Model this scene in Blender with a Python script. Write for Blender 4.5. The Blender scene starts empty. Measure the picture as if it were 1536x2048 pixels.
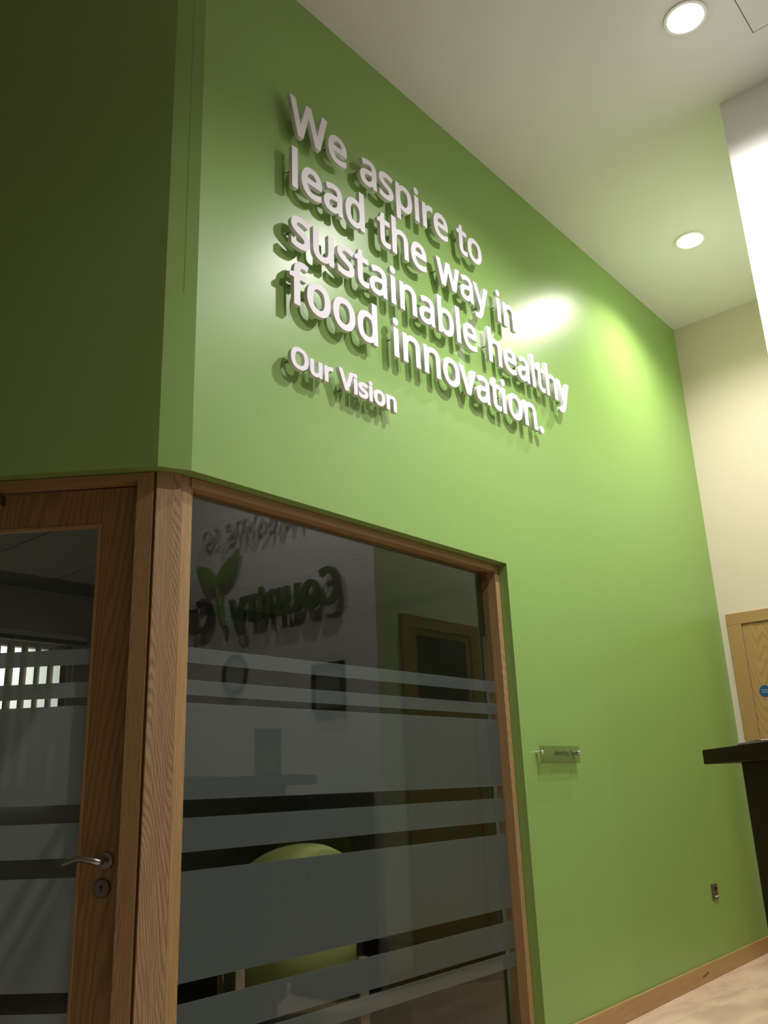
import bpy, bmesh, math, json, random
from mathutils import Vector, Matrix

S = bpy.context.scene
COL = S.collection
random.seed(7)

# ------------------------------------------------------------------ camera
YAW, PITCH, ROLL = 0.70229464, 0.30980509, -0.04065096
CAM = Vector((0.0, -2.3, 1.143))
fw = Vector((math.cos(PITCH) * math.cos(YAW), math.cos(PITCH) * math.sin(YAW), math.sin(PITCH)))
rt = Vector((math.sin(YAW), -math.cos(YAW), 0.0))
up = rt.cross(fw)
r2 = math.cos(ROLL) * rt + math.sin(ROLL) * up
u2 = -math.sin(ROLL) * rt + math.cos(ROLL) * up
cd = bpy.data.cameras.new('camera')
cd.sensor_fit = 'HORIZONTAL'; cd.sensor_width = 36.0
cd.lens = 36.0 * 1726.92 / 1536.0
cd.clip_start = 0.02
cam = bpy.data.objects.new('camera', cd)
M = Matrix((r2, u2, -fw)).transposed().to_4x4(); M.translation = CAM
cam.matrix_world = M
COL.objects.link(cam); S.camera = cam

# ------------------------------------------------------------------ world, exposure
w = bpy.data.worlds.new('world'); S.world = w; w.use_nodes = True
w.node_tree.nodes['Background'].inputs[0].default_value = (0.05, 0.055, 0.06, 1)
w.node_tree.nodes['Background'].inputs[1].default_value = 0.3
S.view_settings.view_transform = 'Standard'; S.view_settings.look = 'None'
S.view_settings.gamma = 1.0; S.view_settings.use_curve_mapping = False
S.view_settings.exposure = 0.0
S.cycles.max_bounces = 10; S.cycles.diffuse_bounces = 6; S.cycles.glossy_bounces = 5
S.cycles.transparent_max_bounces = 16; S.cycles.transmission_bounces = 6
S.cycles.sample_clamp_indirect = 6.0
S.cycles.use_denoising = True

# ceiling lamps: x, y, colour, spot power; last one unseen, added for ambient
LAMPS = [
    (3.609, -1.345, (1.0, 0.95, 0.94), 290),
    (5.455, -0.616, (1.0, 0.93, 0.83), 200),
    (2.70, -2.30, (1.0, 0.95, 0.94), 270),
    (3.609, -4.6, (1.0, 0.95, 0.93), 60),
]
CEIL = 4.747

# ------------------------------------------------------------------ helpers
def link(name, me, mat=None, parent=None):
    o = bpy.data.objects.new(name, me)
    if mat is not None:
        me.materials.clear(); me.materials.append(mat)
    COL.objects.link(o)
    if parent is not None: o.parent = parent
    return o

def tag(o, label, cat, group=None, kind=None):
    o['label'] = label; o['category'] = cat
    if group: o['group'] = group
    if kind: o['kind'] = kind
    return o

def empty(name, loc=(0, 0, 0), rz=0.0):
    o = bpy.data.objects.new(name, None); o.empty_display_size = 0.1
    o.location = loc; o.rotation_euler = (0, 0, rz); COL.objects.link(o)
    return o

def finish(bm, name, mat, parent=None, bevel=0.0, seg=2, smooth=False):
    if bevel > 0:
        bmesh.ops.bevel(bm, geom=bm.edges[:], offset=bevel, segments=seg, profile=0.5, affect='EDGES')
    bmesh.ops.recalc_face_normals(bm, faces=bm.faces[:])
    me = bpy.data.meshes.new(name); bm.to_mesh(me); bm.free()
    if smooth:
        for p in me.polygons: p.use_smooth = True
    return link(name, me, mat, parent)

def add_box(bm, x0, x1, y0, y1, z0, z1, mtx=None):
    vs = [bm.verts.new((x, y, z)) for x in (x0, x1) for y in (y0, y1) for z in (z0, z1)]
    if mtx is not None:
        for v in vs: v.co = mtx @ v.co
    for f in ((0, 1, 3, 2), (4, 6, 7, 5), (0, 4, 5, 1), (2, 3, 7, 6), (0, 2, 6, 4), (1, 5, 7, 3)):
        bm.faces.new([vs[i] for i in f])

def box(name, x0, x1, y0, y1, z0, z1, mat, parent=None, bevel=0.0, mtx=None, seg=2):
    bm = bmesh.new(); add_box(bm, x0, x1, y0, y1, z0, z1, mtx)
    return finish(bm, name, mat, parent, bevel, seg)

def add_prism(bm, pts, z0, z1):
    a = [bm.verts.new((p[0], p[1], z0)) for p in pts]; b = [bm.verts.new((p[0], p[1], z1)) for p in pts]
    bm.faces.new(a[::-1]); bm.faces.new(b)
    n = len(pts)
    for i in range(n): bm.faces.new((a[i], a[(i + 1) % n], b[(i + 1) % n], b[i]))

def prism(name, pts, z0, z1, mat, parent=None, bevel=0.0):
    bm = bmesh.new(); add_prism(bm, pts, z0, z1)
    return finish(bm, name, mat, parent, bevel)

def add_lathe(bm, prof, n=32, mtx=None):
    rings = []
    for (r, z) in prof:
        if r < 1e-6:
            v = bm.verts.new((0, 0, z)); rings.append([v])
        else:
            rings.append([bm.verts.new((r * math.cos(2 * math.pi * i / n), r * math.sin(2 * math.pi * i / n), z)) for i in range(n)])
    if mtx is not None:
        for r in rings:
            for v in r: v.co = mtx @ v.co
    for a, b in zip(rings[:-1], rings[1:]):
        for i in range(n):
            j = (i + 1) % n
            if len(a) == 1 and len(b) == 1: continue
            if len(a) == 1: bm.faces.new((a[0], b[i], b[j]))
            elif len(b) == 1: bm.faces.new((a[i], a[j], b[0]))
            else: bm.faces.new((a[i], a[j], b[j], b[i]))

def lathe(name, prof, mat, parent=None, n=32, mtx=None, smooth=True):
    bm = bmesh.new(); add_lathe(bm, prof, n, mtx)
    o = finish(bm, name, mat, parent, smooth=smooth)
    if smooth:
        try: o.data.set_sharp_from_angle(angle=0.7)
        except Exception: pass
    return o

def tube(name, pts, radii, mat, parent=None, n=12):
    bm = bmesh.new(); rings = []
    pts = [Vector(p) for p in pts]
    for i, p in enumerate(pts):
        t = (pts[min(i + 1, len(pts) - 1)] - pts[max(i - 1, 0)]).normalized()
        a = t.cross(Vector((0, 0, 1)))
        if a.length < 0.01: a = t.cross(Vector((1, 0, 0)))
        a.normalize(); b = t.cross(a)
        r = radii[i] if isinstance(radii, (list, tuple)) else radii
        rings.append([bm.verts.new(p + r * (math.cos(2 * math.pi * k / n) * a + math.sin(2 * math.pi * k / n) * b)) for k in range(n)])
    for A, B in zip(rings[:-1], rings[1:]):
        for k in range(n): bm.faces.new((A[k], A[(k + 1) % n], B[(k + 1) % n], B[k]))
    bm.faces.new(rings[0][::-1]); bm.faces.new(rings[-1])
    return finish(bm, name, mat, parent, smooth=True)

# ------------------------------------------------------------------ materials
def base(name, color, rough=0.5, metal=0.0, spec=0.5):
    m = bpy.data.materials.new(name); m.use_nodes = True
    b = m.node_tree.nodes['Principled BSDF']
    b.inputs['Base Color'].default_value = (*color, 1); b.inputs['Roughness'].default_value = rough
    b.inputs['Metallic'].default_value = metal; b.inputs['Specular IOR Level'].default_value = spec
    return m, m.node_tree, b

def painted(name, color, rough=0.45, spec=0.5, var=0.04, bump=0.03, scale=220):
    m, t, b = base(name, color, rough, 0, spec)
    tc = t.nodes.new('ShaderNodeTexCoord')
    n1 = t.nodes.new('ShaderNodeTexNoise'); n1.inputs['Scale'].default_value = 1.7; n1.inputs['Detail'].default_value = 4
    t.links.new(tc.outputs['Object'], n1.inputs['Vector'])
    mx = t.nodes.new('ShaderNodeMix'); mx.data_type = 'RGBA'
    mx.inputs['A'].default_value = (*[c * (1 - var) for c in color], 1); mx.inputs['B'].default_value = (*[min(1, c * (1 + var)) for c in color], 1)
    t.links.new(n1.outputs['Fac'], mx.inputs['Factor']); t.links.new(mx.outputs['Result'], b.inputs['Base Color'])
    n2 = t.nodes.new('ShaderNodeTexNoise'); n2.inputs['Scale'].default_value = scale; n2.inputs['Detail'].default_value = 2
    t.links.new(tc.outputs['Object'], n2.inputs['Vector'])
    bp = t.nodes.new('ShaderNodeBump'); bp.inputs['Strength'].default_value = bump; bp.inputs['Distance'].default_value = 0.002
    t.links.new(n2.outputs['Fac'], bp.inputs['Height']); t.links.new(bp.outputs['Normal'], b.inputs['Normal'])
    return m

def wood(name, light, dark, axis='Z', rough=0.38, scale=1.0, contrast=1.0, rot=0.0, ring=70, spec=0.45):
    m, t, b = base(name, light, rough, 0, spec)
    tc = t.nodes.new('ShaderNodeTexCoord')
    mp = t.nodes.new('ShaderNodeMapping'); mp.inputs['Rotation'].default_value = (0, 0, rot)
    st = {'X': (0.12, 1, 1), 'Y': (1, 0.12, 1), 'Z': (1, 1, 0.12)}[axis]
    mp.inputs['Scale'].default_value = [s * scale for s in st]
    t.links.new(tc.outputs['Object'], mp.inputs['Vector'])
    dn = t.nodes.new('ShaderNodeTexNoise'); dn.inputs['Scale'].default_value = 3.2; dn.inputs['Detail'].default_value = 3
    t.links.new(mp.outputs['Vector'], dn.inputs['Vector'])
    # growth rings: distance field distorted by noise gives cathedral grain
    ad = t.nodes.new('ShaderNodeMix'); ad.data_type = 'RGBA'; ad.blend_type = 'ADD'; ad.inputs['Factor'].default_value = 0.20
    t.links.new(mp.outputs['Vector'], ad.inputs['A']); t.links.new(dn.outputs['Color'], ad.inputs['B'])
    wv = t.nodes.new('ShaderNodeTexWave'); wv.wave_type = 'BANDS'
    wv.bands_direction = 'DIAGONAL' if axis == 'Z' else 'Z'
    wv.inputs['Scale'].default_value = ring; wv.inputs['Distortion'].default_value = 1.2; wv.inputs['Detail'].default_value = 3; wv.inputs['Detail Scale'].default_value = 2.0
    t.links.new(ad.outputs['Result'], wv.inputs['Vector'])
    mp2 = t.nodes.new('ShaderNodeMapping'); mp2.inputs['Scale'].default_value = [1 if s == 1 else 0.02 for s in st]
    t.links.new(tc.outputs['Object'], mp2.inputs['Vector'])
    fn = t.nodes.new('ShaderNodeTexNoise'); fn.inputs['Scale'].default_value = 420; fn.inputs['Detail'].default_value = 2
    t.links.new(mp2.outputs['Vector'], fn.inputs['Vector'])
    cr = t.nodes.new('ShaderNodeValToRGB')
    cr.color_ramp.elements[0].position = 0.05; cr.color_ramp.elements[0].color = (*dark, 1)
    cr.color_ramp.elements[1].position = 0.65; cr.color_ramp.elements[1].color = (*light, 1)
    t.links.new(wv.outputs['Fac'], cr.inputs['Fac'])
    mx = t.nodes.new('ShaderNodeMix'); mx.data_type = 'RGBA'; mx.blend_type = 'MULTIPLY'; mx.inputs['Factor'].default_value = 0.55 * contrast
    cr2 = t.nodes.new('ShaderNodeValToRGB')
    cr2.color_ramp.elements[0].position = 0.35; cr2.color_ramp.elements[0].color = (0.62, 0.55, 0.48, 1)
    cr2.color_ramp.elements[1].position = 0.6; cr2.color_ramp.elements[1].color = (1, 1, 1, 1)
    t.links.new(fn.outputs['Fac'], cr2.inputs['Fac'])
    t.links.new(cr.outputs['Color'], mx.inputs['A']); t.links.new(cr2.outputs['Color'], mx.inputs['B'])
    bn = t.nodes.new('ShaderNodeTexNoise'); bn.inputs['Scale'].default_value = 2.2
    t.links.new(mp.outputs['Vector'], bn.inputs['Vector'])
    m3 = t.nodes.new('ShaderNodeMix'); m3.data_type = 'RGBA'; m3.blend_type = 'MULTIPLY'; m3.inputs['Factor'].default_value = 0.5
    cr3 = t.nodes.new('ShaderNodeValToRGB')
    cr3.color_ramp.elements[0].position = 0.3; cr3.color_ramp.elements[0].color = (0.72, 0.66, 0.6, 1)
    cr3.color_ramp.elements[1].position = 0.7; cr3.color_ramp.elements[1].color = (1, 1, 1, 1)
    t.links.new(bn.outputs['Fac'], cr3.inputs['Fac'])
    t.links.new(mx.outputs['Result'], m3.inputs['A']); t.links.new(cr3.outputs['Color'], m3.inputs['B'])
    t.links.new(m3.outputs['Result'], b.inputs['Base Color'])
    bp = t.nodes.new('ShaderNodeBump'); bp.inputs['Strength'].default_value = 0.12; bp.inputs['Distance'].default_value = 0.001
    t.links.new(fn.outputs['Fac'], bp.inputs['Height']); t.links.new(bp.outputs['Normal'], b.inputs['Normal'])
    return m

def metal(name, color, rough=0.3):
    m, t, b = base(name, color, rough, 1.0)
    tc = t.nodes.new('ShaderNodeTexCoord'); n = t.nodes.new('ShaderNodeTexNoise'); n.inputs['Scale'].default_value = 90
    t.links.new(tc.outputs['Object'], n.inputs['Vector'])
    mr = t.nodes.new('ShaderNodeMapRange'); mr.inputs['To Min'].default_value = rough * 0.8; mr.inputs['To Max'].default_value = rough * 1.25
    t.links.new(n.outputs['Fac'], mr.inputs['Value']); t.links.new(mr.outputs['Result'], b.inputs['Roughness'])
    return m

def glass_mat(name, tint=(0.93, 0.96, 0.94)):
    m = bpy.data.materials.new(name); m.use_nodes = True; t = m.node_tree
    for n in list(t.nodes):
        if n.type == 'BSDF_PRINCIPLED': t.nodes.remove(n)
    out = [n for n in t.nodes if n.type == 'OUTPUT_MATERIAL'][0]
    fr = t.nodes.new('ShaderNodeFresnel'); fr.inputs['IOR'].default_value = 1.52
    tr = t.nodes.new('ShaderNodeBsdfTransparent'); tr.inputs['Color'].default_value = (*tint, 1)
    # leaving the pane: same reflectance as entering it
    ge = t.nodes.new('ShaderNodeNewGeometry'); io = t.nodes.new('ShaderNodeMapRange')
    io.inputs['To Min'].default_value = 1.43; io.inputs['To Max'].default_value = 1 / 1.43
    t.links.new(ge.outputs['Backfacing'], io.inputs['Value']); t.links.new(io.outputs['Result'], fr.inputs['IOR'])
    gl = t.nodes.new('ShaderNodeBsdfGlossy'); gl.inputs['Roughness'].default_value = 0.0
    mx = t.nodes.new('ShaderNodeMixShader')
    t.links.new(fr.outputs[0], mx.inputs[0]); t.links.new(tr.outputs[0], mx.inputs[1]); t.links.new(gl.outputs[0], mx.inputs[2])
    t.links.new(mx.outputs[0], out.inputs['Surface'])
    return m

def film_mat(name, haze=0.88, refl=0.085):
    m = bpy.data.materials.new(name); m.use_nodes = True; t = m.node_tree
    for n in list(t.nodes):
        if n.type == 'BSDF_PRINCIPLED': t.nodes.remove(n)
    out = [n for n in t.nodes if n.type == 'OUTPUT_MATERIAL'][0]
    tr = t.nodes.new('ShaderNodeBsdfTransparent'); tr.inputs['Color'].default_value = (0.9, 0.92, 0.92, 1)
    tl = t.nodes.new('ShaderNodeBsdfTranslucent'); tl.inputs['Color'].default_value = (0.78, 0.8, 0.8, 1)
    df = t.nodes.new('ShaderNodeBsdfDiffuse'); df.inputs['Color'].default_value = (0.74, 0.8, 0.86, 1)
    a = t.nodes.new('ShaderNodeMixShader'); a.inputs[0].default_value = refl
    b = t.nodes.new('ShaderNodeMixShader')
    tc = t.nodes.new('ShaderNodeTexCoord'); n = t.nodes.new('ShaderNodeTexNoise'); n.inputs['Scale'].default_value = 900
    t.links.new(tc.outputs['Object'], n.inputs['Vector'])
    mr = t.nodes.new('ShaderNodeMapRange'); mr.inputs['To Min'].default_value = haze - 0.06; mr.inputs['To Max'].default_value = haze + 0.06
    t.links.new(n.outputs['Fac'], mr.inputs['Value']); t.links.new(mr.outputs['Result'], b.inputs[0])
    t.links.new(tl.outputs[0], a.inputs[1]); t.links.new(df.outputs[0], a.inputs[2])
    t.links.new(tr.outputs[0], b.inputs[1]); t.links.new(a.outputs[0], b.inputs[2])
    t.links.new(b.outputs[0], out.inputs['Surface'])
    return m

def emis(name, color, k):
    m = bpy.data.materials.new(name); m.use_nodes = True
    b = m.node_tree.nodes['Principled BSDF']; b.inputs['Base Color'].default_value = (0.8, 0.8, 0.8, 1)
    b.inputs['Emission Color'].default_value = (*color, 1); b.inputs['Emission Strength'].default_value = k
    return m

def floor_mat():
    m, t, b = base('stone_vinyl', (0.46, 0.36, 0.29), 0.42, 0, 0.4)
    tc = t.nodes.new('ShaderNodeTexCoord')
    mp = t.nodes.new('ShaderNodeMapping'); mp.inputs['Scale'].default_value = (0.9, 3.2, 1); mp.inputs['Rotation'].default_value = (0, 0, 0.5)
    t.links.new(tc.outputs['Object'], mp.inputs['Vector'])
    n = t.nodes.new('ShaderNodeTexNoise'); n.inputs['Scale'].default_value = 2.4; n.inputs['Detail'].default_value = 6; n.inputs['Distortion'].default_value = 1.2
    t.links.new(mp.outputs['Vector'], n.inputs['Vector'])
    cr = t.nodes.new('ShaderNodeValToRGB')
    cr.color_ramp.elements[0].position = 0.32; cr.color_ramp.elements[0].color = (0.55, 0.39, 0.29, 1)
    cr.color_ramp.elements[1].position = 0.68; cr.color_ramp.elements[1].color = (0.74, 0.55, 0.42, 1)
    t.links.new(n.outputs['Fac'], cr.inputs['Fac']); t.links.new(cr.outputs['Color'], b.inputs['Base Color'])
    return m

MAT = dict(
    green=painted('green_satin_paint', (0.262, 0.440, 0.122), rough=0.34, spec=0.33, var=0.025, bump=0.02),
    white=painted('white_paint', (0.80, 0.78, 0.74), rough=0.55, spec=0.3),
    warmlit_white=painted('lamp_tinted_white_paint', (0.70, 0.63, 0.53), rough=0.55, spec=0.3),  # white paint with warm lamp light and green bounce put into its colour
    ceil=painted('ceiling_paint', (0.84, 0.84, 0.87), rough=0.8, spec=0.2),
    scuff=painted('scuffed_wood', (0.14, 0.08, 0.035), rough=0.6),
    greywall=painted('grey_paint', (0.30, 0.29, 0.29), rough=0.6, spec=0.2),  # grey level set to cut bounce light on the angled wall
    inner=painted('meeting_room_paint', (0.52, 0.52, 0.48), rough=0.6, spec=0.3),
    floor=floor_mat(),
    carpet=painted('dark_carpet', (0.05, 0.048, 0.045), rough=0.95, spec=0.1, var=0.2, bump=0.4, scale=400),
    oak=wood('oak_vertical', (0.52, 0.36, 0.17), (0.43, 0.29, 0.125), 'Z'),
    oakpost=wood('oak_post_grain', (0.60, 0.43, 0.245), (0.42, 0.29, 0.155), 'Z', contrast=1.2, ring=100),
    oakveneer=wood('oak_veneer', (0.38, 0.265, 0.105), (0.29, 0.195, 0.075), 'Z', ring=26),
    oakx=wood('oak_horizontal', (0.52, 0.345, 0.15), (0.43, 0.275, 0.115), 'X'),
    oakdoor=wood('oak_pale_veneer', (0.50, 0.33, 0.14), (0.43, 0.27, 0.11), 'Z', scale=0.5, contrast=0.4),
    dark=wood('dark_stained_wood', (0.050, 0.026, 0.018), (0.028, 0.014, 0.009), 'X', rough=0.55, spec=0.08),
    letter=painted('letter_paint', (0.86, 0.85, 0.90), rough=0.55, spec=0.3, var=0.01, bump=0.01),
    steel=metal('brushed_steel', (0.46, 0.44, 0.42), 0.28),
    dsteel=metal('dark_brushed_steel', (0.26, 0.235, 0.21), 0.35),
    chrome=metal('polished_steel', (0.85, 0.84, 0.82), 0.12),
    black=painted('black_plastic', (0.012, 0.012, 0.013), rough=0.4, spec=0.4),
    wplastic=painted('white_plastic', (0.78, 0.77, 0.74), rough=0.4),
    gplastic=painted('grey_plastic', (0.25, 0.25, 0.25), rough=0.5),
    glass=glass_mat('clear_glass'),
    film=film_mat('frosted_film'),
    acrylic=glass_mat('tinted_acrylic', (0.80, 0.78, 0.74)),
    ink=painted('black_ink', (0.05, 0.07, 0.03), rough=0.6),
    fabric=painted('lime_fabric', (0.36, 0.38, 0.13), rough=0.9, spec=0.1, var=0.08, bump=0.5, scale=600),
    beech=wood('beech_legs', (0.52, 0.40, 0.27), (0.44, 0.33, 0.21), 'Z', contrast=0.4),
    slat=painted('blind_fabric', (0.55, 0.52, 0.44), rough=0.85, spec=0.1, bump=0.3, scale=500),
    tile=painted('ceiling_tile', (0.62, 0.62, 0.60), rough=0.95, spec=0.05, bump=0.5, scale=150),
    signbrown=painted('sign_brown', (0.045, 0.030, 0.018), rough=0.4),
    signgreen=painted('sign_green', (0.07, 0.12, 0.03), rough=0.4),
    signlight=painted('sign_pale_grey', (0.40, 0.41, 0.38), rough=0.5),
    leafgreen=painted('leaf_green', (0.16, 0.26, 0.04), rough=0.4),
    blue=painted('sign_blue', (0.012, 0.085, 0.27), rough=0.35),
    navy=painted('navy_laminate', (0.014, 0.018, 0.035), rough=0.4),
    card=painted('box_card', (0.42, 0.44, 0.36), rough=0.5),
    paper=painted('paper_white', (0.80, 0.78, 0.76), rough=0.7),
    photo=painted('photo_print', (0.24, 0.25, 0.23), rough=0.3, var=0.5),
    lens=None,
)

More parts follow.
